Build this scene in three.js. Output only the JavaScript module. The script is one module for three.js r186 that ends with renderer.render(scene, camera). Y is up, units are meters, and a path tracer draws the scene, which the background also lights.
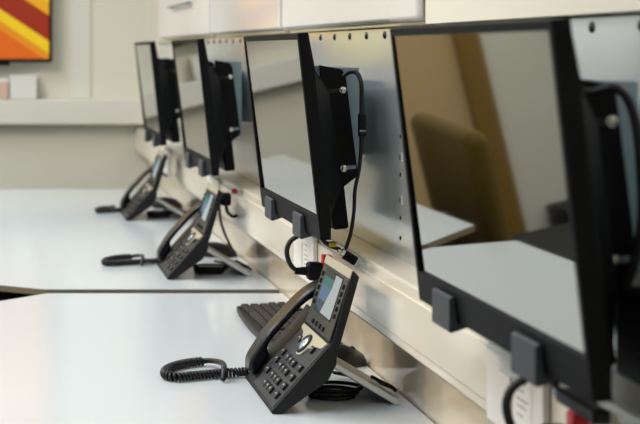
import * as THREE from 'three';
import { RoundedBoxGeometry } from 'three/addons/geometries/RoundedBoxGeometry.js';
import { mergeGeometries } from 'three/addons/utils/BufferGeometryUtils.js';
import { RectAreaLightUniformsLib } from 'three/addons/lights/RectAreaLightUniformsLib.js';

RectAreaLightUniformsLib.init();
const EYE = 1.26;                                    // camera height; desk tops are at 0.74
const P = (x, y, z) => new THREE.Vector3(x, EYE + y, -z);   // metres right of, above and in front of the lens
const scene = new THREE.Scene();

// ---------- camera, sky, lights, exposure ----------
const camera = new THREE.PerspectiveCamera(2 * Math.atan(374 / 1450) * 180 / Math.PI, 1280 / 748, 0.05, 60);
camera.position.copy(P(0, 0, 0));
camera.lookAt(P(0, 0, 5));
camera.setViewOffset(1280, 748, 640, 324, 640, 424);
camera.focus = 2.24;
camera.userData.fStop = 3.4;
camera.updateProjectionMatrix();
scene.background = new THREE.Color().setRGB(0.30, 0.55, 0.80);
const renderer = new THREE.WebGLRenderer({ antialias: true });
renderer.toneMapping = THREE.LinearToneMapping;
renderer.toneMappingExposure = 0.98;
renderer.shadowMap.enabled = true;
renderer.shadowMap.type = THREE.PCFSoftShadowMap;

const COOL = new THREE.Color().setRGB(0.85, 0.97, 1.09), WARM = new THREE.Color().setRGB(1.0, 0.74, 0.46);
const CEIL = 2.72 - EYE;
const ceilingPanels = [[-0.75, 1.2], [-0.75, 3.0], [-0.75, 4.8], [-2.1, 1.2], [-2.1, 3.0], [-2.1, 4.8]];
for (const [x, z] of ceilingPanels) {
  const l = new THREE.RectAreaLight(COOL, 7.5, 0.58, 1.18);
  l.position.copy(P(x, CEIL - 0.03, z)); l.lookAt(P(x, -2, z)); l.name = 'ceiling_light_glow'; scene.add(l);
}
const spots = [[-1.55, 2.0, 0.52, 1.5], [-1.55, 3.3, 0.52, 2.8], [-1.55, 4.6, 0.5, 4.1], [-1.2, 3.9, -0.15, 6.0]];  // last spot is added to brighten the lower far wall
for (const [x, z, tx, tz] of spots) {
  const s = new THREE.SpotLight(WARM, 5, 8, 0.62, 0.7, 2);
  s.position.copy(P(x, CEIL - 0.19, z)).addScaledVector(P(tx, -0.34, tz).sub(P(x, CEIL - 0.19, z)).normalize(), 0.075);
  s.target.position.copy(P(tx, -0.34, tz)); s.castShadow = true; s.shadow.radius = 3; s.shadow.mapSize.set(1024, 1024);
  scene.add(s, s.target);
}

// ---------- helpers ----------
let seed = 11;
const rnd = () => ((seed = (seed * 1664525 + 1013904223) >>> 0) / 4294967296);
const taken = new Map();
function numbered(n) { const k = taken.get(n) || 0; taken.set(n, k + 1); return k ? `${n}_${String(k).padStart(3, '0')}` : n; }
function tag(o, label, category, group) { o.userData.label = label; o.userData.category = category; if (group) o.userData.group = group; return o; }
function thing(name, label, category, pos, group) {
  const o = new THREE.Group(); o.name = numbered(name); scene.add(o); o.position.copy(pos);
  return tag(o, label, category, group);
}
function part(name, geos, material, parent) {
  const g = Array.isArray(geos) ? mergeGeometries(geos.map(q => q.index ? q.toNonIndexed() : q)) : geos;
  const m = new THREE.Mesh(g, material); m.name = name; m.castShadow = m.receiveShadow = true;
  parent.add(m); return m;
}
function struct(name, geos, material, parent = scene) {
  const m = part(name, geos, material, parent); if (parent === scene) m.userData.kind = 'structure'; return m;
}
function copy(src, pos, label, group) {
  const c = src.clone(); c.name = numbered(src.name.replace(/_\d{3}$/, '')); c.userData = { ...src.userData, label };
  if (group) c.userData.group = group;
  c.position.copy(pos); scene.add(c); return c;
}
// box between room coordinates (right, up, forward of the lens)
function span(x0, x1, y0, y1, z0, z1, r = 0) {
  const w = Math.abs(x1 - x0), h = Math.abs(y1 - y0), d = Math.abs(z1 - z0);
  const g = r ? new RoundedBoxGeometry(w, h, d, 2, Math.min(r, w / 2.01, h / 2.01, d / 2.01)) : new THREE.BoxGeometry(w, h, d);
  const c = P((x0 + x1) / 2, (y0 + y1) / 2, (z0 + z1) / 2);
  return g.translate(c.x, c.y, c.z);
}
const rbox = (w, h, d, r, x = 0, y = 0, z = 0) => new RoundedBoxGeometry(w, h, d, 2, Math.min(r, w / 2.01, h / 2.01, d / 2.01)).translate(x, y, z);
// polygon in x-y swept along z with rounded edges
function prism(pts, z0, z1, b = 0.001, holes = []) {
  const s = new THREE.Shape(pts.map(p => new THREE.Vector2(p[0], p[1])));
  for (const h of holes) s.holes.push(new THREE.Path(h.map(p => new THREE.Vector2(p[0], p[1]))));
  const g = new THREE.ExtrudeGeometry(s, { depth: Math.abs(z1 - z0) - 2 * b, bevelEnabled: b > 0, bevelSize: b, bevelOffset: -b, bevelThickness: b, bevelSegments: 3, curveSegments: 10 });
  return g.translate(0, 0, Math.min(z0, z1) + b);
}
const curve = (pts, tension = 0.5) => new THREE.CatmullRomCurve3(pts.map(p => p.isVector3 ? p : new THREE.Vector3(...p)), false, 'catmullrom', tension);
const tube = (pts, r, seg = 48, rs = 8) => new THREE.TubeGeometry(curve(pts), seg, r, rs, false);
function capped(pts, r, seg = 48, rs = 8) {
  const c = curve(pts), a = c.getPoint(0), b = c.getPoint(1);
  return mergeGeometries([new THREE.TubeGeometry(c, seg, r, rs), new THREE.SphereGeometry(r, rs, 6).translate(a.x, a.y, a.z), new THREE.SphereGeometry(r, rs, 6).translate(b.x, b.y, b.z)].map(q => q.toNonIndexed()));
}
const cyl = (r, h, seg = 20, r2 = r) => new THREE.CylinderGeometry(r2, r, h, seg);

// ---------- textures ----------
function dataTex(w, h, fn, srgb, repeat) {
  const d = new Uint8Array(w * h * 4);
  for (let j = 0; j < h; j++) for (let i = 0; i < w; i++) { const c = fn(i, j); const k = (j * w + i) * 4; d[k] = c[0]; d[k + 1] = c[1]; d[k + 2] = c[2]; d[k + 3] = 255; }
  const t = new THREE.DataTexture(d, w, h); t.wrapS = t.wrapT = THREE.RepeatWrapping; t.magFilter = THREE.LinearFilter; t.minFilter = THREE.LinearMipmapLinearFilter; t.generateMipmaps = true;
  if (srgb) t.colorSpace = THREE.SRGBColorSpace; if (repeat) t.repeat.set(...repeat); t.needsUpdate = true; return t;
}
const grain = dataTex(256, 256, () => { const v = 118 + rnd() * 20; return [v, v, v]; }, false, [3, 3]);
const brushed = (() => {
  const rows = Array.from({ length: 256 }, () => rnd());
  return dataTex(256, 256, (i, j) => { const v = 100 + rows[j] * 40 + rnd() * 16; return [v, v, v]; }, false, [2, 3]);
})();
const carpet = dataTex(256, 256, () => { const v = 34 + rnd() * 26; return [v, v, v + 4]; }, true, [10, 10]);
function canvasTex(w, h, draw) {
  const c = document.createElement('canvas'); c.width = w; c.height = h; draw(c.getContext('2d'), w, h);
  const t = new THREE.CanvasTexture(c); t.colorSpace = THREE.SRGBColorSpace; return t;
}

// ---------- materials ----------
const std = (color, roughness, metalness = 0, extra = {}) => new THREE.MeshPhysicalMaterial({ color, roughness, metalness, ...extra });
const M = {
  wall: std('#dfdccd', 0.85, 0, { bumpMap: grain, bumpScale: 0.0006 }),
  wallWarm: std('#e6dfcf', 0.8, 0, { bumpMap: grain, bumpScale: 0.0006 }),
  tan: std('#bfa374', 0.6), brownPost: std('#80601c', 0.5), ceiling: std('#e6e6e2', 0.9, 0, { bumpMap: grain, bumpScale: 0.001 }),
  floor: std('#ffffff', 0.95, 0, { map: carpet }),
  trunk: std('#eee4d2', 0.16, 0, { ior: 1.75 }), trunkSeam: std('#a79d8c', 0.5), splash: std('#dccdb4', 0.08, 0, { ior: 2.0 }),
  rail: std('#dfded3', 0.55), desk: std('#dae1e5', 0.15, 0, { specularIntensity: 0.5 }), deskEdge: std('#8b7b5c', 0.5),
  steel: std('#e0e2df', 0.2, 0.55),
  darkHole: std('#2a2722', 0.35, 0.4), chrome: std('#d9d5cc', 0.22, 1), zinc: std('#8fa0aa', 0.4, 0.8),
  cabinet: std('#e6e2de', 0.35), cabinetGloss: std('#e8e6e2', 0.1, 0, { ior: 1.8 }), glowGold: std('#f2e6c0', 0.4, 0.2),
  black: std('#030303', 0.5, 0, { specularIntensity: 0.4 }), blackSatin: std('#0a0a0b', 0.4, 0, { specularIntensity: 0.5 }), bezel: std('#09090a', 0.55, 0, { specularIntensity: 0.3 }), clip: std('#46484c', 0.5, 0, { specularIntensity: 0.5 }),
  screen: std('#a6a39a', 0.03, 1),
  phone: std('#151517', 0.42, 0, { specularIntensity: 0.6 }), phoneFace: std('#2d2e32', 0.42, 0.2), handset: std('#0c0d11', 0.26, 0, { specularIntensity: 0.8 }),
  champagne: std('#c4bca4', 0.35, 0.25), displayFrame: std('#4a4842', 0.35, 0.3), key: std('#0c0c0e', 0.45), keyTop: std('#c9c9cc', 0.5), nav: std('#cfdde8', 0.18, 0.8),
  standTop: std('#8d8c88', 0.38, 0.5), standEdge: std('#e4e1da', 0.3, 0.2),
  cord: std('#141416', 0.38), cable: std('#0e0e0f', 0.5), red: std('#d01722', 0.35), yellow: std('#d9c21a', 0.5), white: std('#eeeae4', 0.4),
  keyCap: std('#2a2624', 0.38), keyBase: std('#0c0a0a', 0.45), mouse: std('#0b0b0c', 0.3), fabric: std('#665010', 0.9), box: std('#e4e4dd', 0.6), boxPink: std('#d8b7a2', 0.6),
  board: std('#4f8096', 0.8),
};

// ---------- the room ----------
const ZF = 6.0, XL = -3.2, XR = 0.62, FL = -EYE, ZN = -1.4;
struct('floor', span(XL - 0.2, XR + 0.2, FL - 0.12, FL, ZN - 0.2, ZF + 0.2), M.floor);
struct('ceiling', span(XL - 0.2, XR + 0.2, CEIL, CEIL + 0.12, ZN - 0.2, ZF + 0.2), M.ceiling);
struct('wall_right', span(XR, XR + 0.15, FL, CEIL, ZN, ZF), M.wallWarm);
struct('wall_right_upper', span(XR, 0.600, 0.037, CEIL, ZN, 2.045), M.wallWarm);
struct('wall_left', span(XL - 0.15, XL, FL, CEIL, ZN, ZF), M.wall);
struct('wall_front', span(XL - 0.15, XR + 0.15, FL, CEIL, ZN - 0.15, ZN), M.wall);
struct('wall_back', span(XL - 0.15, XR + 0.15, FL, CEIL, ZF, ZF + 0.15), M.wall);
struct('trim_1', span(-0.43, 0.604, -0.306, -0.203, ZF, ZF - 0.07, 0.006), M.rail);              // rail under the screen
struct('light_band_2', span(0.285, 0.375, -0.203, CEIL - 0.02, ZF, ZF - 0.008, 0.003), M.rail);        // pale strip added for a band of light on the wall
struct('trim_3', span(-1.025, -0.925, FL, CEIL, ZF, ZF - 0.06, 0.004), M.brownPost);              // brown post
struct('trim_4', span(-0.925, -0.43, FL, CEIL, ZF, ZF - 0.02), M.tan);                           // tan boarding beside it
struct('trim_5', span(XR, 0.608, -0.54, -0.418, 0.6, ZF), M.splash);                              // glossy strip above the desk
{ // dado cable trunking along the right wall
  const g = struct('trim_6', span(XR, 0.56, -0.418, -0.32, 0.6, ZF, 0.004), M.trunk);
  part('trunking_lid', span(0.5605, 0.557, -0.402, -0.338, 0.6, ZF, 0.0012), M.trunk, g);
}

// ---------- white cupboards above the panels ----------
function cupboard(label, z0, z1, gloss, stile) {
  const o = thing('wall_cupboard', label, 'cupboard', P(0.62, 0.042, (z0 + z1) / 2));
  const rel = g => g.translate(-o.position.x, -o.position.y, -o.position.z);
  part('carcass', rel(span(0.62, 0.604, 0.042, 0.74, z0 + 0.002, z1 - 0.002, 0.003)), M.cabinet, o);
  const zs = stile ? z0 + stile : z0 + 0.004;
  part('door', rel(span(0.604, 0.592, 0.045, 0.735, zs + 0.003, z1 - 0.004, 0.005)), gloss ? M.cabinetGloss : M.cabinet, o);
  if (stile) part('end_panel', rel(span(0.604, 0.588, 0.042, 0.738, z0, zs - 0.002, 0.008)), M.cabinet, o);
  part('painted_glow', rel(span(0.619, 0.606, 0.036, 0.042, z0 + 0.02, z1 - 0.02, 0.002)), M.glowGold, o);  // pale gold strip paints warm light along the cupboard underside
  return { o, rel };
}
{
  const a = cupboard('white wall cupboard with a dark bar handle above the farthest desk end', 4.12, 5.42, false);
  const zc = 4.72, h = part('handle', a.rel(span(0.575, 0.581, 0.142, 0.150, zc - 0.27, zc + 0.27, 0.003)), M.zinc, a.o.children[1]);
  for (const q of [-0.226, 0.226]) part('handle_post', a.rel(span(0.579, 0.594, 0.142, 0.150, zc + q - 0.004, zc + q + 0.004)), M.zinc, a.o);
}
cupboard('glossy white wall cupboard reflecting the yellow screen, between the two matte cupboards', 3.07, 4.1, true);
cupboard('white wall cupboard with rounded end panel, above the second monitor from the right', 2.05, 3.05, false, 0.155);

// ---------- steel wall panels ----------
function steelPanel(label, z0, z1) {
  const o = thing('steel_panel', label, 'panel', P(0.62, -0.32, (z0 + z1) / 2), undefined);
  const rel = g => g.translate(-o.position.x, -o.position.y, -o.position.z);
  part('sheet', rel(span(0.62, 0.611, -0.32, 0.034, z0 + 0.0015, z1 - 0.0015, 0.0012)), M.steel, o);
  const screw = new THREE.SphereGeometry(0.0062, 14, 8, 0, Math.PI * 2, 0, Math.PI / 2).scale(1, 0.55, 1).rotateZ(Math.PI / 2);
  for (let k = 0; k < 10; k++) { // screws 115 mm apart along the top
    const z = z0 + 0.06 + k * 0.115 + 0.002; if (z > z1 - 0.04) break;
    const s = part('screw', screw, M.darkHole, o); s.position.copy(P(0.611, 0.0235, z)).sub(o.position);
  }
  const small = new THREE.SphereGeometry(0.0036, 12, 6, 0, Math.PI * 2, 0, Math.PI / 2).scale(1, 0.5, 1).rotateZ(Math.PI / 2);
  for (const y of [-0.132, -0.190, -0.256, -0.287]) { const s = part('screw', small, M.darkHole, o); s.position.copy(P(0.611, y, z0 + 0.088)).sub(o.position); }
  for (const y of [-0.163, -0.228]) { // small slotted clips between them
    const f = part('slot_plate', new RoundedBoxGeometry(0.002, 0.014, 0.016, 2, 0.0008), M.steel, o); f.position.copy(P(0.6105, y, z0 + 0.086)).sub(o.position);
    const h = part('slot', new RoundedBoxGeometry(0.0015, 0.008, 0.006, 2, 0.0006), M.darkHole, f); h.position.set(-0.0008, -0.001, 0);
  }
}
steelPanel('brushed steel wall panel behind the nearest, largest-looking screen', 0.974, 2.12);
steelPanel('steel wall panel with dark screws, behind the second monitor from the right', 2.124, 3.27);
steelPanel('brushed steel wall panel behind the third screen from the right', 3.274, 4.42);
steelPanel('brushed steel wall panel behind the farthest small screen', 4.424, 5.57);

// ---------- desks ----------
function desk(label, outline, z0, z1) {
  const o = thing('desk', label, 'desk', P(0.26, FL, (z0 + z1) / 2));
  const s = new THREE.Shape(outline.map(([x, z]) => new THREE.Vector2(x - 0.26, z - (z0 + z1) / 2)));
  const lift = g => g.rotateX(-Math.PI / 2);
  const top = new THREE.ExtrudeGeometry(s, { depth: 0.001, bevelEnabled: true, bevelSize: 0.0008, bevelOffset: -0.0008, bevelThickness: 0.0007, bevelSegments: 2 });
  part('tabletop', lift(top).translate(0, 0.74 - 0.0017, 0), M.desk, o);
  const core = new THREE.ExtrudeGeometry(s, { depth: 0.0125, bevelEnabled: false });
  part('edge_band', lift(core).translate(0, 0.7255, 0), M.deskEdge, o);
  const half = (z1 - z0) / 2 - 0.27;
  for (const q of [-half, half]) part('leg_panel', rbox(0.6, 0.7255, 0.025, 0.003, 0.01, 0.36275, q), M.blackSatin, o);
}
desk('white glossy desk top in front, holding the nearest telephone and the keyboard', [[-0.035, 1.85], [0.605, 1.85], [0.605, 3.10], [0.10, 3.10], [-0.035, 2.97]], 1.85, 3.10);
desk('long white glossy desk top beyond the dark gap, holding the two farther telephones', [[0.10, 3.155], [0.605, 3.155], [0.605, 5.42], [-0.035, 5.42], [-0.035, 3.235]], 3.155, 5.42);

// ---------- monitors ----------
const MZ = [1.437, 2.45, 3.575, 4.63];
const TILT = 6.3 * Math.PI / 180, MW = 0.494, MH = 0.317;
function makeMonitor() {
  const o = thing('monitor', '', 'monitor', P(0.487, -0.29, MZ[0])); o.rotation.z = TILT;
  const h = MW / 2, b = 0.009, top = 0.009, low = 0.035;
  // frame around the glass, with a hole where the glass sits
  const ring = new THREE.Shape([[-h, 0], [h, 0], [h, MH], [-h, MH]].map(p => new THREE.Vector2(...p)));
  ring.holes.push(new THREE.Path([[-h + b, low], [-h + b, MH - top], [h - b, MH - top], [h - b, low]].map(p => new THREE.Vector2(...p))));
  const fr = new THREE.ExtrudeGeometry(ring, { depth: 0.014, bevelEnabled: true, bevelSize: 0.0012, bevelOffset: -0.0012, bevelThickness: 0.0012, bevelSegments: 2 }).translate(0, 0, -0.0152).rotateY(-Math.PI / 2);
  part('bezel', fr, M.bezel, o);
  const glass = part('screen', rbox(0.008, MH - low - top, MW - 2 * b, 0.0005), M.screen, o);
  glass.position.set(0.0068, (MH + low - top) / 2, 0); glass.rotation.z = 0.5 * Math.PI / 180;
  // stepped, tapering rear shell
  const back = prism([[0.0145, 0.003], [0.0175, 0.002], [0.022, 0.035], [0.05, 0.07], [0.05, MH - 0.095], [0.022, MH - 0.06], [0.0175, MH - 0.002], [0.0145, MH - 0.003]], -h + 0.004, h - 0.004, 0.002);
  const ps = back.attributes.position;
  for (let i = 0; i < ps.count; i++) { const x = ps.getX(i); if (x > 0.03) ps.setZ(i, ps.getZ(i) * 0.82); }
  back.computeVertexNormals();
  part('rear_shell', back, M.black, o);
  for (const z of [-0.136, 0.112]) { // hooks that carry the lower edge
    const c = part('clip', prism([[-0.0065, 0.026], [-0.003, 0.028], [-0.0005, 0.027], [-0.0005, -0.0015], [0.016, -0.0015], [0.016, -0.005], [0.0, -0.009], [-0.0085, -0.0105], [-0.0105, -0.008]], z - 0.031, z + 0.031, 0.001), M.clip, o);
  }
  return o;
}
const monLabels = ['black monitor nearest the camera, largest in view, reflecting a chair', 'second black monitor from the right, above the nearest telephone', 'third black monitor from the right, between two others', 'farthest black monitor, smallest of the row along the wall'];
const mon0 = makeMonitor(); mon0.userData.label = monLabels[0];
MZ.slice(1).forEach((z, i) => copy(mon0, P(0.487, -0.29, z), monLabels[i + 1]));

function makeMount() {
  const o = thing('monitor_mount', '', 'bracket', P(0.487, -0.29, MZ[0])); o.rotation.z = TILT;
  for (const s of [1, -1]) {
    const pl = part('side_plate', prism([[0.0505, 0.055], [0.088, 0.078], [0.092, 0.084], [0.090, 0.242], [0.084, 0.252], [0.0505, 0.262]], s * 0.14 - 0.004, s * 0.14 + 0.004, 0.001), M.black, o);
    for (const [x, y, q] of [[0.070, 0.095, 0.009], [0.082, 0.219, -0.012]]) {
      part('slot', rbox(0.022, 0.006, 0.0015, 0.0007, x + q, y, s * 0.1445), q > 0 ? M.zinc : M.darkHole, pl);
      part('screw', mergeGeometries([cyl(0.0055, 0.005, 18).rotateX(Math.PI / 2).translate(x, y, s * 0.1465), new THREE.SphereGeometry(0.0045, 14, 8).scale(1, 1, 0.5).translate(x, y, s * 0.149)]), M.chrome, pl);
    }
  }
  part('back_plate', rbox(0.006, 0.18, 0.276, 0.001, 0.0535, 0.155, 0), M.black, o);
  part('shade_block', rbox(0.026, 0.075, 0.24, 0.005, 0.0615, 0.032, 0), M.black, o);  // black block added to stand for the shade below the bracket
  // upright steel channel fixed to the wall
  const st = part('wall_channel', [rbox(0.003, 0.176, 0.266, 0.001, 0.086, 0.165, 0), rbox(0.026, 0.176, 0.003, 0.0005, 0.0745, 0.165, 0.1325), rbox(0.026, 0.176, 0.003, 0.0005, 0.0745, 0.165, -0.1325)], M.zinc, o);
  st.rotation.z = -TILT; st.position.set(0.0, 0.009, 0);
  part('wall_spacer', rbox(0.033, 0.13, 0.08, 0.001, 0.104, 0.165, -0.10), M.zinc, st);
  return o;
}
const mountLabels = ['black bracket with silver screws behind the nearest monitor', 'black bracket with silver screws and steel channel behind the second monitor from the right', 'black bracket behind the third monitor from the right', 'black bracket behind the farthest monitor'];
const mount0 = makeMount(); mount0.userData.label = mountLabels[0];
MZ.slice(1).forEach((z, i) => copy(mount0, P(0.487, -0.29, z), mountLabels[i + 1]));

// ---------- telephones ----------
const KA = [0, 0.006], KB = [0.083, 0.100], DT = [0.117, 0.2055];
const kdir = new THREE.Vector2(KB[0] - KA[0], KB[1] - KA[1]), kang = kdir.angle();
const ddir = new THREE.Vector2(DT[0] - KB[0], DT[1] - KB[1]), dang = ddir.angle();
// place a geometry drawn with x up the slope, y out of the face, z across, onto the keypad or the display face
const onKeys = (g, u, z, out = 0) => g.translate(u, out, z).rotateZ(kang).translate(KA[0], KA[1], 0);
const onDisp = (g, u, z, out = 0) => g.translate(u, out, z).rotateZ(dang).translate(KB[0], KB[1], 0);
const lcd = canvasTex(256, 176, (c, w, h) => {
  const g = c.createLinearGradient(0, 0, w, h); g.addColorStop(0, '#2f6f78'); g.addColorStop(1, '#9fb7c4');
  c.fillStyle = '#c3d0d0'; c.fillRect(0, 0, w, h);  // pale fill paints a white reflection over the right part
  const poly = (pts, col) => { c.fillStyle = col; c.beginPath(); pts.forEach(([x, y], i) => i ? c.lineTo(x * w, y * h) : c.moveTo(x * w, y * h)); c.closePath(); c.fill(); };
  poly([[0, 0], [0.62, 0], [0.60, 0.36], [0.36, 1], [0, 1]], '#4f7fa6');
  poly([[0, 0], [0.62, 0], [0.62, 0.14], [0, 0.14]], '#143c48');
  poly([[0, 0.14], [0.62, 0.14], [0.60, 0.36], [0, 0.36]], '#1d7f80');
  poly([[0, 0.72], [0.46, 0.72], [0.36, 1], [0, 1]], '#2c4f6c');
});
class Coil extends THREE.Curve {
  constructor(path, turns, r) { super(); this.path = path; this.turns = turns; this.r = r; this.fr = path.computeFrenetFrames(400, false); }
  getPoint(t, v = new THREE.Vector3()) {
    const p = this.path.getPointAt(t), i = Math.min(400, Math.round(t * 400)), a = t * this.turns * Math.PI * 2;
    return v.copy(p).addScaledVector(this.fr.normals[i], Math.cos(a) * this.r).addScaledVector(this.fr.binormals[i], Math.sin(a) * this.r);
  }
}
function makePhone(cordPts, tailPts) {
  const o = thing('desk_telephone', '', 'telephone', P(0.388, -0.52, 2.18));
  // lower body
  part('body', prism([[0.001, 0.0005], [-0.001, 0.003], KA, KB, [0.094, 0.093], [0.092, 0.07], [0.080, 0.047], [0.014, 0.0005]], -0.112, 0.112, 0.002), M.phone, o);
  // raised ridge under the handset
  const ridge = prism([[0.012, 0.012], [0.018, 0.029], [0.028, 0.041], [0.083, 0.101], [0.096, 0.120], [0.100, 0.10], [0.09, 0.085]], -0.112, -0.052, 0.004);
  part('handset_cradle', ridge, M.phone, o);
  part('keypad_plate', onKeys(rbox(0.118, 0.0024, 0.156, 0.001), 0.0625, 0.031, 0.0004), M.phoneFace, o);
  // champagne wedge around the navigation pad
  const wedge = [[0.1235, -0.046], [0.1235, 0.108], [0.112, 0.104], [0.107, 0.072], [0.098, 0.052], [0.084, 0.045], [0.081, 0.030], [0.086, 0.016], [0.102, 0.004], [0.113, -0.020], [0.116, -0.044]];
  const wg = new THREE.ExtrudeGeometry(new THREE.Shape(wedge.map(p => new THREE.Vector2(p[0], -p[1]))), { depth: 0.0022, bevelEnabled: true, bevelSize: 0.0005, bevelOffset: -0.0005, bevelThickness: 0.0005, bevelSegments: 2 }).rotateX(-Math.PI / 2);
  part('trim_plate', onKeys(wg, 0, 0, 0.0012), M.champagne, o).userData.label = 'champagne metal trim plate';
  const nav = part('navigation_ring', onKeys(new THREE.TorusGeometry(0.0145, 0.0032, 10, 28).scale(1, 1, 0.7).rotateX(Math.PI / 2).scale(0.95, 1, 1), 0.101, 0.030, 0.005), M.key, o);
  part('navigation_button', onKeys(new THREE.SphereGeometry(0.0118, 22, 10).scale(1, 0.26, 1), 0.101, 0.030, 0.0052), M.nav, nav);
  // keys
  const kg = onKeys(rbox(0.0112, 0.0052, 0.0150, 0.0014), 0, 0, 0.003), mark = onKeys(rbox(0.0018, 0.0005, 0.0046, 0.0002), 0.0012, 0.0005, 0.0058);
  const putKey = (u, z, m = M.keyTop) => {
    const k = part('key', kg, M.key, o); k.position.set(u * Math.cos(kang), u * Math.sin(kang), z);
    part('key_print', mark, m, k);
  };
  for (const u of [0.018, 0.0345, 0.0525, 0.069]) for (const z of [0.009, 0.030, 0.051]) putKey(u, z);
  for (const u of [0.020, 0.0365, 0.0535, 0.071]) putKey(u, 0.0895);
  for (const u of [0.034, 0.055, 0.070]) putKey(u, -0.029);
  for (const z of [-0.008, 0.074]) putKey(0.102, z);
  // display head
  part('display_housing', prism([[KB[0] + 0.001, KB[1] - 0.006], [DT[0] - 0.002, DT[1] - 0.002], [DT[0], DT[1] - 0.001], [DT[0] + 0.008, DT[1] - 0.010], [DT[0] - 0.006, DT[1] - 0.06], [0.0955, 0.092], [0.092, 0.088]], -0.057, 0.112, 0.002), M.phone, o);
  part('display_frame', onDisp(rbox(0.094, 0.0026, 0.158, 0.001), 0.049, 0.0275, 0.0004), M.displayFrame, o);
  part('display_band', onDisp(rbox(0.0135, 0.0034, 0.163, 0.0014), 0.1035, 0.0275, 0.0004), M.champagne, o).userData.label = 'champagne metal band';
  const bez = part('display_bezel', onDisp(rbox(0.068, 0.0026, 0.106, 0.001), 0.060, 0.029, 0.0012), M.key, o);
  const sg = new THREE.PlaneGeometry(0.1, 0.062).rotateX(-Math.PI / 2).rotateY(-Math.PI / 2);   // picture upright on the slope
  part('display', onDisp(sg, 0.060, 0.029, 0.0027), new THREE.MeshPhysicalMaterial({ color: '#0c1012', roughness: 0.1, specularIntensity: 0.4, emissive: '#ffffff', emissiveMap: lcd, emissiveIntensity: 0.68 }), bez).userData.label = 'lit screen with a teal header';
  const bg = onDisp(rbox(0.0075, 0.004, 0.0085, 0.0014), 0, 0, 0.0026);
  const putB = (u, z) => { const k = part('button', bg, M.key, o); k.position.set(u * Math.cos(dang), u * Math.sin(dang), z); };
  for (const u of [0.038, 0.049, 0.060, 0.071, 0.082]) { putB(u, 0.0935); putB(u, -0.0385); }
  for (const z of [-0.008, 0.0145, 0.037, 0.0595]) putB(0.0115, z);
  // handset: an arch with deeper ends, resting in the cradle
  const hs = [[-0.002, 0.022], [-0.001, 0.037], [0.008, 0.054], [0.027, 0.082], [0.051, 0.109], [0.074, 0.133], [0.092, 0.148], [0.110, 0.158], [0.122, 0.160], [0.126, 0.152], [0.122, 0.138], [0.112, 0.130], [0.100, 0.136], [0.082, 0.125], [0.059, 0.101], [0.036, 0.075], [0.027, 0.060], [0.028, 0.047], [0.018, 0.030], [0.006, 0.017]];
  const hsm = new THREE.SplineCurve(hs.concat([hs[0]]).map(p => new THREE.Vector2(...p))).getPoints(70).slice(0, -1).map(p => [p.x, p.y]);
  part('handset', prism(hsm, -0.110, -0.064, 0.005), M.handset, o);
  // stand
  const st = part('stand', prism([[0.080, 0.054], [0.086, 0.070], [0.196, 0.006], [0.196, 0.0003], [0.188, 0.0003], [0.096, 0.056]], -0.10, 0.052, 0.0015), M.standTop, o);
  part('stand_edge', prism([[0.083, 0.060], [0.087, 0.071], [0.198, 0.0065], [0.198, 0.0003], [0.191, 0.0003], [0.092, 0.060]], 0.0515, 0.0575, 0.0012), M.standEdge, st);
  // coiled cord and its smooth tail
  const path = curve(cordPts);
  const len = path.getLength();
  part('coiled_cord', new THREE.TubeGeometry(new Coil(path, Math.round(len / 0.0060), 0.0052), Math.round(len / 0.0060) * 12, 0.0025, 6), M.cord, o);
  part('cord_tail', capped(tailPts, 0.0046, 30, 10), M.cord, o);
  // bundled lead under the raised body
  const bundle = [];
  for (let k = 0; k < 3; k++) bundle.push(new THREE.TorusGeometry(0.026 + k * 0.003, 0.0028, 8, 36).rotateX(Math.PI / 2).scale(1.25, 1, 0.9).translate(0.108 + k * 0.003, 0.004 + k * 0.0052, 0.012 - k * 0.005));
  part('lead_bundle', bundle, M.cable, o);
  part('lead', capped([[0.140, 0.010, -0.112], [0.170, 0.005, -0.108], [0.192, 0.005, -0.080], [0.206, 0.005, -0.045], [0.2115, 0.0045, -0.025], [0.209, 0.0055, -0.012], [0.202, 0.012, -0.008], [0.190, 0.018, -0.010], [0.176, 0.0245, -0.018]], 0.0028, 60), M.cable, o);
  return o;
}
const cordA = [[0.004, 0.012, -0.112], [-0.012, 0.0085, -0.122], [-0.040, 0.0078, -0.118], [-0.082, 0.0078, -0.102], [-0.112, 0.0078, -0.090], [-0.127, 0.0078, -0.106], [-0.122, 0.0078, -0.142], [-0.104, 0.0078, -0.172], [-0.078, 0.0078, -0.196], [-0.055, 0.0078, -0.206]];
const tailA = [[-0.056, 0.0078, -0.206], [-0.046, 0.010, -0.201], [-0.036, 0.016, -0.165], [-0.033, 0.0205, -0.125], [-0.036, 0.017, -0.098], [-0.039, 0.006, -0.088]];
const phone0 = makePhone(cordA, tailA);
phone0.userData.label = 'black desk telephone in front, sharp, with lit display and coiled cord';
copy(phone0, P(0.379, -0.52, 3.39), 'black desk telephone second from the front, standing just past the desk gap');
const shorter = ([x, y, z]) => [x < 0 ? x * 0.58 : x, y, -0.112 + (z + 0.112) * 0.8];
const phone2 = makePhone(cordA.map(shorter), tailA.map(shorter)); phone2.position.copy(P(0.384, -0.52, 4.52));
phone2.userData.label = 'black desk telephone farthest back on the long desk';

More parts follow.
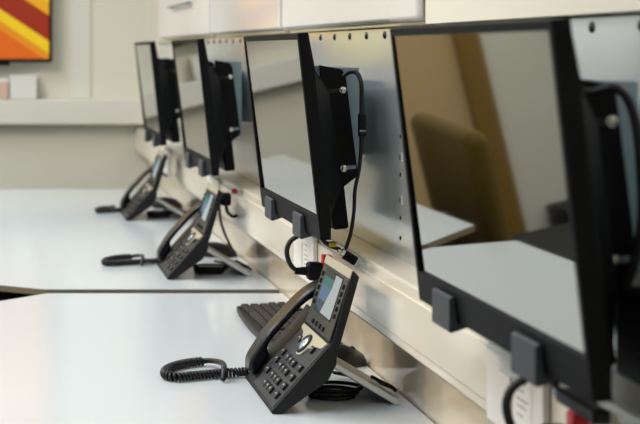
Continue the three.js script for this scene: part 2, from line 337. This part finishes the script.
// ---------- keyboard and mice ----------
{
  const o = thing('keyboard', 'black computer keyboard lying along the wall behind the nearest telephone', 'keyboard', P(0.528, -0.52, 2.668));
  o.rotation.y = 0.01;
  const s = new THREE.Shape(); s.moveTo(-0.058, -0.2); s.quadraticCurveTo(-0.076, 0, -0.058, 0.2); s.lineTo(0.056, 0.2); s.lineTo(0.056, -0.2); s.closePath();
  const g = new THREE.ExtrudeGeometry(s, { depth: 0.008, bevelEnabled: true, bevelSize: 0.004, bevelOffset: -0.004, bevelThickness: 0.003, bevelSegments: 3, curveSegments: 20 }).rotateX(-Math.PI / 2).rotateZ(0.06).translate(0, 0.0067, 0);
  part('case', g, M.keyBase, o);
  const cap = new RoundedBoxGeometry(0.0150, 0.009, 0.0144, 2, 0.0022), wide = new RoundedBoxGeometry(0.0150, 0.009, 0.084, 2, 0.0022);
  for (let r = 0; r < 6; r++) for (let k = 0; k < 22; k++) {
    const x = -0.044 + r * 0.0178, z = -0.184 + k * 0.0172;
    if (r === 0 && k > 4 && k < 10) { if (k === 7) { const b = part('key', wide, M.keyCap, o); b.position.set(x, 0.0185 + x * 0.06, z); b.rotation.z = 0.06; } continue; }
    if (k === 15 || (r > 3 && k % 6 === 5)) continue;
    const b = part('key', cap, M.keyCap, o); b.position.set(x, 0.0185 + x * 0.06, z + (r % 3) * 0.003); b.rotation.z = 0.06;
  }
}
{
  const o = thing('computer_mouse', 'black mouse by the wall behind the nearest telephone', 'mouse', P(0.556, -0.52, 2.40));
  const g = new THREE.SphereGeometry(1, 30, 16, 0, Math.PI * 2, 0, Math.PI / 2), p = g.attributes.position;
  for (let i = 0; i < p.count; i++) { const x = p.getX(i); p.setXYZ(i, x * 0.05, Math.pow(Math.max(0, p.getY(i)), 0.75) * 0.034 * (1 - 0.18 * x) + 0.001, p.getZ(i) * 0.031 * (1 - 0.1 * x * x)); }
  g.computeVertexNormals();
  part('shell', g, M.mouse, o);
  part('scroll_wheel', cyl(0.006, 0.005, 20).rotateX(Math.PI / 2).translate(0.026, 0.0245, 0), M.clip, o);
  part('base_plate', cyl(0.03, 0.002, 28).scale(1.6, 1, 1).translate(0, 0.001, 0), M.black, o);
  o.rotation.y = -0.1;
  copy(o, P(0.548, -0.52, 3.66), 'black mouse by the wall behind the second telephone');
  copy(o, P(0.552, -0.52, 4.78), 'black mouse by the wall behind the farthest telephone');
}

// ---------- sockets and leads under each monitor ----------
const plateText = canvasTex(192, 192, (c, w, h) => {
  c.fillStyle = '#f2eee8'; c.fillRect(0, 0, w, h); c.fillStyle = '#6f6a66';
  [[30, 34, 96], [44, 62, 60], [26, 92, 120], [40, 116, 84], [30, 146, 66]].forEach(([x, y, l]) => { for (let q = 0; q < l;) { const s = 6 + ((q * 7 + y) % 11); c.fillRect(x + q, y, s, 7); q += s + 5; } });
});
const plateMat = std('#ffffff', 0.4, 0, { map: plateText });
function makeOutlet() {
  const o = thing('socket_outlet', '', 'socket', P(0.5565, -0.372, 1.54));
  part('faceplate', rbox(0.008, 0.086, 0.17, 0.002, -0.0042, 0, -0.01), M.white, o);
  const lb = part('printed_label', new THREE.PlaneGeometry(0.05, 0.06).rotateY(-Math.PI / 2), plateMat, o); lb.position.set(-0.0086, 0.004, 0.02);
  part('socket_insert', rbox(0.004, 0.045, 0.045, 0.002, -0.009, 0, -0.035), M.white, o);
  return o;
}
const outlet0 = makeOutlet(); outlet0.userData.label = 'white printed socket plate on the trunking below the nearest monitor';
[['white socket plate seen through the cable loop below the second monitor', 2.615], ['white socket plate on the trunking below the third monitor', 3.74], ['white socket plate on the trunking below the farthest monitor', 4.80]].forEach(([l, z]) => copy(outlet0, P(0.5565, -0.372, z), l));

function makePlug(loop = true) { // red coupler, black plug and its lead looping up behind the screen
  const o = thing('power_plug', '', 'plug', P(0.556, -0.365, 1.372));
  part('red_coupler', loop ? rbox(0.016, 0.034, 0.018, 0.003, -0.010, 0.006, 0.001) : rbox(0.014, 0.012, 0.012, 0.003, -0.009, 0.014, 0.001), M.red, o);
  part('plug_body', rbox(0.026, 0.030, 0.026, 0.006, -0.031, -0.004, 0.004), M.black, o);
  if (loop) part('strain_relief', cyl(0.008, 0.024, 16, 0.0055).rotateZ(Math.PI / 2).translate(-0.052, -0.004, 0.004), M.black, o);
  if (loop) part('lead', capped([[-0.055, -0.004, 0.004], [-0.064, -0.001, 0.0], [-0.072, 0.010, -0.002], [-0.0755, 0.028, -0.004], [-0.070, 0.044, -0.004], [-0.057, 0.054, -0.002], [-0.042, 0.062, 0.004], [-0.024, 0.085, 0.01], [-0.0145, 0.118, 0.016]], 0.0042, 60, 10), M.cable, o);
  part('second_lead', capped([[-0.030, -0.018, 0.008], [-0.026, -0.034, 0.010], [-0.015, -0.044, 0.008], [-0.005, -0.044, 0.0]], 0.004, 24), M.cable, o);
  return o;
}
const plug0 = makePlug(); plug0.userData.label = 'black plug in a red coupler with looped lead below the nearest monitor';
copy(plug0, P(0.556, -0.365, 2.425), 'black plug with red coupler and looped lead above the nearest telephone');
const plug2 = makePlug(false); plug2.position.copy(P(0.5585, -0.345, 3.40)); plug2.userData.label = 'black plug with red coupler and no loop, below the third monitor';
copy(plug2, P(0.556, -0.365, 4.74), 'black plug with red coupler below the farthest monitor');
{
  const o = thing('video_adapter', 'slim black adapter under the lower right corner of the nearest monitor', 'adapter', P(0.522, -0.319, 1.3));
  part('body', rbox(0.016, 0.013, 0.088, 0.003, 0, 0, 0), M.blackSatin, o);
  part('plug', rbox(0.011, 0.007, 0.016, 0.001, 0, 0, -0.05), M.zinc, o);
  part('lead', capped([[0, 0, -0.056], [0.001, 0.004, -0.066], [0.004, 0.016, -0.07], [0.006, 0.034, -0.068]], 0.0035, 24), M.cable, o);
}

{
  const o = thing('added_dark_box', 'black box added to darken the steel panel behind the nearest monitor', 'added box', P(0.6105, -0.245, 1.195));  // made-up black box added to darken the area behind the monitor
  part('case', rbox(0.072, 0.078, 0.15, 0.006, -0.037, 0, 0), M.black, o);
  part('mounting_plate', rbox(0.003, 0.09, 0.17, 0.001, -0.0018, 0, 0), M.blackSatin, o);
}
function makeTagged() { // lead with a yellow and black tag, from the trunking up behind the screen
  const o = thing('tagged_lead', '', 'cable', P(0.556, -0.352, 2.36));
  part('lead', capped([[-0.004, 0.028, 0.0], [-0.020, 0.034, 0.0], [-0.030, 0.046, 0.0], [-0.018, 0.075, 0.005], [-0.006, 0.115, 0.012]], 0.0035, 40), M.cable, o);
  part('tag', rbox(0.012, 0.007, 0.020, 0.0015, -0.016, 0.036, 0), M.yellow, o);
  part('tag_stripe', [rbox(0.0125, 0.0075, 0.004, 0.001, -0.016, 0.036, 0.005), rbox(0.0125, 0.0075, 0.004, 0.001, -0.016, 0.036, -0.006)], M.black, o);
  return o;
}
makeTagged().userData.label = 'lead with a yellow and black tag above the nearest telephone';
function makeJack() {
  const o = thing('audio_jack', '', 'connector', P(0.5555, -0.330, 2.262));
  part('grip', cyl(0.0075, 0.022, 20).rotateZ(Math.PI / 2).translate(-0.012, 0, 0), M.black, o);
  part('cap', [cyl(0.0072, 0.005, 20).rotateZ(Math.PI / 2).translate(-0.0255, 0, 0), cyl(0.0035, 0.006, 14).rotateZ(Math.PI / 2).translate(-0.030, 0, 0)], M.chrome, o);
  o.rotation.z = -0.55; return o;
}
makeJack().userData.label = 'black cylindrical connector with a silver cap behind the top of the nearest telephone';

// data leads hanging from the brackets
{
  const o = thing('hanging_lead', 'thin black lead with inline connector hanging beside the second bracket from the right', 'cable', P(0.565, -0.05, 2.262));
  const w = (px, py, z) => P(px * z / 1450, (50 - py) * z / 1450, z).sub(o.position);
  part('lead', capped([w(344, 76, 2.285), w(350, 72, 2.28), w(357, 73, 2.27), w(361, 82, 2.262), w(362, 98, 2.262), w(362, 114, 2.262)], 0.0035, 50), M.cable, o);
  const c = w(362, 125, 2.262);
  part('connector', rbox(0.012, 0.036, 0.010, 0.003, c.x, c.y, c.z), M.blackSatin, o);
  part('connector_band', rbox(0.0095, 0.003, 0.0105, 0.0008, c.x, c.y - 0.009, c.z), M.zinc, o);
  part('lower_lead', capped([w(362, 136, 2.262), w(361, 150, 2.265), w(359, 170, 2.27), w(355, 190, 2.275), w(354, 210, 2.275), w(351, 232, 2.275), w(346, 248, 2.275)], 0.003, 50), M.cable, o);
}
{
  const o = thing('hanging_lead', 'thick black lead arching behind the nearest monitor at the right edge', 'cable', P(0.55, -0.1, 1.27));
  const w = (px, py, z) => P(px * z / 1450, (50 - py) * z / 1450, z).sub(o.position);
  part('lead', capped([w(584, 92, 1.285), w(594, 93, 1.28), w(604, 89, 1.275), w(616, 88, 1.27), w(628, 100, 1.27), w(636, 125, 1.27), w(640, 160, 1.27), w(642, 215, 1.27), w(634, 262, 1.275), w(618, 305, 1.28), w(604, 335, 1.285)], 0.0042, 80, 10), M.cable, o);
}
{
  const o = thing('telephone_lead', 'thin black lead dropping from the trunking to the stand of the second telephone', 'cable', P(0.55, -0.4, 3.5));
  const w = (px, py, z) => P(px * z / 1450, (50 - py) * z / 1450, z).sub(o.position);
  part('lead', capped([w(223, 192, 3.63), w(220, 198, 3.63), w(219.5, 212, 3.63), w(222, 226, 3.63), w(228, 241, 3.63), w(234, 252, 3.63), w(236, 256, 3.63)], 0.0034, 60), M.cable, o);
}

// ---------- far wall: screen and what stands on the rail ----------
{
  const o = thing('wall_screen', 'black-framed wall screen showing orange and yellow diagonal bands', 'television', P(-0.6, -0.05, ZF));
  const rel = g => g.translate(-o.position.x, -o.position.y, -o.position.z);
  const X0 = -1.407, X1 = 0.213, Y0 = -0.05, Y1 = 0.875, Z = ZF - 0.075;
  part('bezel', rel(span(X0, X1, Y0, Y1, Z, Z + 0.035, 0.004)), M.black, o);
  part('wall_mount', rel(span(-0.9, -0.2, 0.1, 0.6, Z + 0.034, ZF)), M.black, o);
  part('sensor_bar', rel(span(-0.16, 0.135 - 0.095, Y0 - 0.014, Y0 + 0.001, Z + 0.005, Z + 0.03, 0.003)), M.black, o);
  const tex = canvasTex(1024, 580, (c, w, h) => { // pale slide with a striped orange corner
    c.fillStyle = '#a7a8a0'; c.fillRect(0, 0, w, h);
    const k = w / 1.594, bx = x => (x - X0 - 0.013) * k, by = y => h - (y - Y0 - 0.013) * h / 0.897;
    const band = (a, b, col) => { c.fillStyle = col; c.beginPath(); c.moveTo(bx(-0.55), by(a + 0.75 * 0.66)); c.lineTo(bx(0.2), by(a)); c.lineTo(bx(0.2), by(b)); c.lineTo(bx(-0.55), by(b + 0.75 * 0.66)); c.closePath(); c.fill(); };
    c.fillStyle = '#e8760e'; c.fillRect(bx(-0.42), by(0.75), bx(0.2) - bx(-0.42), by(-0.1) - by(0.75));
    band(0.75, 0.45, '#f0a21c'); band(0.45, 0.27, '#e8760e'); band(0.27, 0.19, '#f8d520'); band(0.19, 0.14, '#f4b018'); band(0.14, 0.035, '#a02a08'); band(0.035, -0.015, '#f8d01c'); band(-0.015, -0.05, '#ec9214'); band(-0.05, -0.6, '#e66a0c');
    c.fillStyle = '#e9d84c'; c.fillRect(bx(-0.42), by(0.25), bx(-0.03) - bx(-0.42), by(-0.1) - by(0.25));
    c.fillStyle = '#a7a8a0'; c.fillRect(0, 0, bx(-0.42), h);
  });
  const q = part('display', new THREE.PlaneGeometry(1.594, 0.897), new THREE.MeshStandardMaterial({ color: '#080808', roughness: 0.3, emissive: '#ffffff', emissiveMap: tex, emissiveIntensity: 0.85 }), o);
  q.position.copy(P((X0 + X1) / 2, (Y0 + Y1) / 2, Z - 0.0006)).sub(o.position);
  for (const [col, i, a, b] of [['#ffb02a', 0.12, -0.42, 0.2], ['#d8ecf8', 0.4, -1.39, -0.42]]) {
    const l = new THREE.RectAreaLight(col, i, b - a, 0.89);
    l.position.copy(P((a + b) / 2, (Y0 + Y1) / 2, Z - 0.006)).sub(o.position); l.rotation.y = 0; l.lookAt(0, 0, 0); l.rotation.set(0, Math.PI, 0); l.name = 'display_glow'; o.add(l);
  }
}
{
  const o = thing('carton', 'small white box standing on the rail below the wall screen', 'box', P(0.095, -0.203, 5.955));
  part('box_body', rbox(0.11, 0.092, 0.05, 0.004, 0, 0.046, 0), M.box, o);
  part('lid', rbox(0.113, 0.016, 0.053, 0.003, 0, 0.092, 0), M.box, o);
}
{
  const o = thing('carton', 'pinkish box at the picture edge beside the small white box', 'box', P(-0.02, -0.203, 5.955));
  part('box_body', rbox(0.11, 0.078, 0.05, 0.004, 0, 0.039, 0), M.boxPink, o);
  part('lid', rbox(0.113, 0.014, 0.053, 0.003, 0, 0.078, 0), M.box, o);
}

// ---------- seen only in reflections: chair, low cabinet ----------
{
  const o = thing('office_chair', 'brown upholstered chair mirrored in the nearest screen', 'chair', P(-0.40, FL, 3.95));
  o.rotation.y = 0.10;
  const back = new RoundedBoxGeometry(0.06, 0.50, 0.76, 5, 0.03), p = back.attributes.position;
  for (let i = 0; i < p.count; i++) { const z = p.getZ(i), y = p.getY(i); p.setX(i, p.getX(i) - z * z * 0.25); if (y > 0) p.setY(i, y - z * z * 0.3); }
  back.computeVertexNormals();
  part('backrest', back.translate(0.20, 0.68, 0), M.fabric, o);
  part('seat', rbox(0.48, 0.09, 0.5, 0.04, -0.05, 0.46, 0), M.black, o);
  part('back_support', rbox(0.03, 0.3, 0.06, 0.008, 0.225, 0.5, 0), M.black, o);
  part('gas_column', cyl(0.03, 0.32, 20).translate(-0.05, 0.26, 0), M.black, o);
  for (let k = 0; k < 5; k++) {
    const l = part('leg', prism([[0.0, 0.07], [0.27, 0.05], [0.28, 0.062], [0.0, 0.11]], -0.018, 0.018, 0.004), M.black, o); l.rotation.y = k * Math.PI * 2 / 5; l.position.x = -0.05;
    part('caster', cyl(0.027, 0.035, 18).rotateX(Math.PI / 2).translate(0.265, 0.027, 0), M.black, l);
  }
}
{
  const o = thing('low_cabinet', 'low black cabinet against the far wall, mirrored in the nearest screen', 'cabinet', P(-1.63, FL, 5.76));
  part('carcass', rbox(1.0, 0.22, 0.42, 0.006, 0, 0.11, 0), M.black, o);
  for (const x of [-0.25, 0.25]) { const d = part('door', rbox(0.485, 0.19, 0.018, 0.003, x, 0.11, 0.219), M.blackSatin, o); part('handle', rbox(0.01, 0.12, 0.014, 0.003, x * 0.25, 0.12, 0.234), M.chrome, d); }
}

{
  const o = thing('notice_board', 'blue notice board on the far wall, mirrored in the steel at the right edge', 'board', P(-1.85, -0.24, ZF));
  part('felt', rbox(0.98, 0.34, 0.012, 0.002, 0, 0, 0.008), M.board, o);
  part('board_frame', [rbox(1.02, 0.02, 0.022, 0.003, 0, 0.18, 0.011), rbox(1.02, 0.02, 0.022, 0.003, 0, -0.18, 0.011), rbox(0.02, 0.34, 0.022, 0.003, 0.5, 0, 0.011), rbox(0.02, 0.34, 0.022, 0.003, -0.5, 0, 0.011)], M.zinc, o);
}

// ---------- lamps ----------
const diff = new THREE.MeshStandardMaterial({ color: '#f4f4f0', roughness: 0.6, emissive: COOL, emissiveIntensity: 1.6 });
ceilingPanels.forEach(([x, z], i) => {
  const row = ['nearest', 'middle', 'farthest'][i % 3], col = i < 3 ? 'by the desks' : 'on the left side of the room';
  const o = thing('ceiling_light', `white flat ceiling light, ${row} of those ${col}`, 'ceiling light', P(x, CEIL, z));
  part('frame', [rbox(0.64, 0.025, 0.03, 0.004, 0, -0.0125, 0.615), rbox(0.64, 0.025, 0.03, 0.004, 0, -0.0125, -0.615), rbox(0.03, 0.025, 1.2, 0.004, 0.305, -0.0125, 0), rbox(0.03, 0.025, 1.2, 0.004, -0.305, -0.0125, 0)], M.white, o);
  part('diffuser', rbox(0.58, 0.012, 1.2, 0.003, 0, -0.008, 0), diff, o);
});
const bulb = new THREE.MeshStandardMaterial({ color: '#fff0d8', emissive: WARM, emissiveIntensity: 4 });
spots.forEach(([x, z, tx, tz], i) => {
  const o = thing('spot_lamp', ['black ceiling spotlight turned to the desk wall, nearest of three', 'black ceiling spotlight turned to the desk wall, middle of three', 'black ceiling spotlight turned to the desk wall, farthest of three', 'black ceiling spotlight added to brighten the far wall below its screen'][i], 'lamp', P(x, CEIL, z));
  part('ceiling_rose', cyl(0.05, 0.02, 24).translate(0, -0.01, 0), M.black, o);
  part('stem', cyl(0.008, 0.16, 12).translate(0, -0.1, 0), M.black, o);
  const dir = P(tx, -0.34, tz).sub(P(x, CEIL - 0.19, z)).normalize();
  const h = part('lamp_shade', new THREE.LatheGeometry([[0.02, -0.06], [0.04, -0.05], [0.045, 0.06], [0.041, 0.06], [0.037, -0.045], [0.0, -0.05]].map(p => new THREE.Vector2(...p)), 24), M.black, o);
  h.position.y = -0.19; h.quaternion.setFromUnitVectors(new THREE.Vector3(0, 1, 0), dir);
  part('bulb', new THREE.CircleGeometry(0.036, 24).rotateX(-Math.PI / 2).translate(0, 0.058, 0), bulb, h);
});

renderer.render(scene, camera);
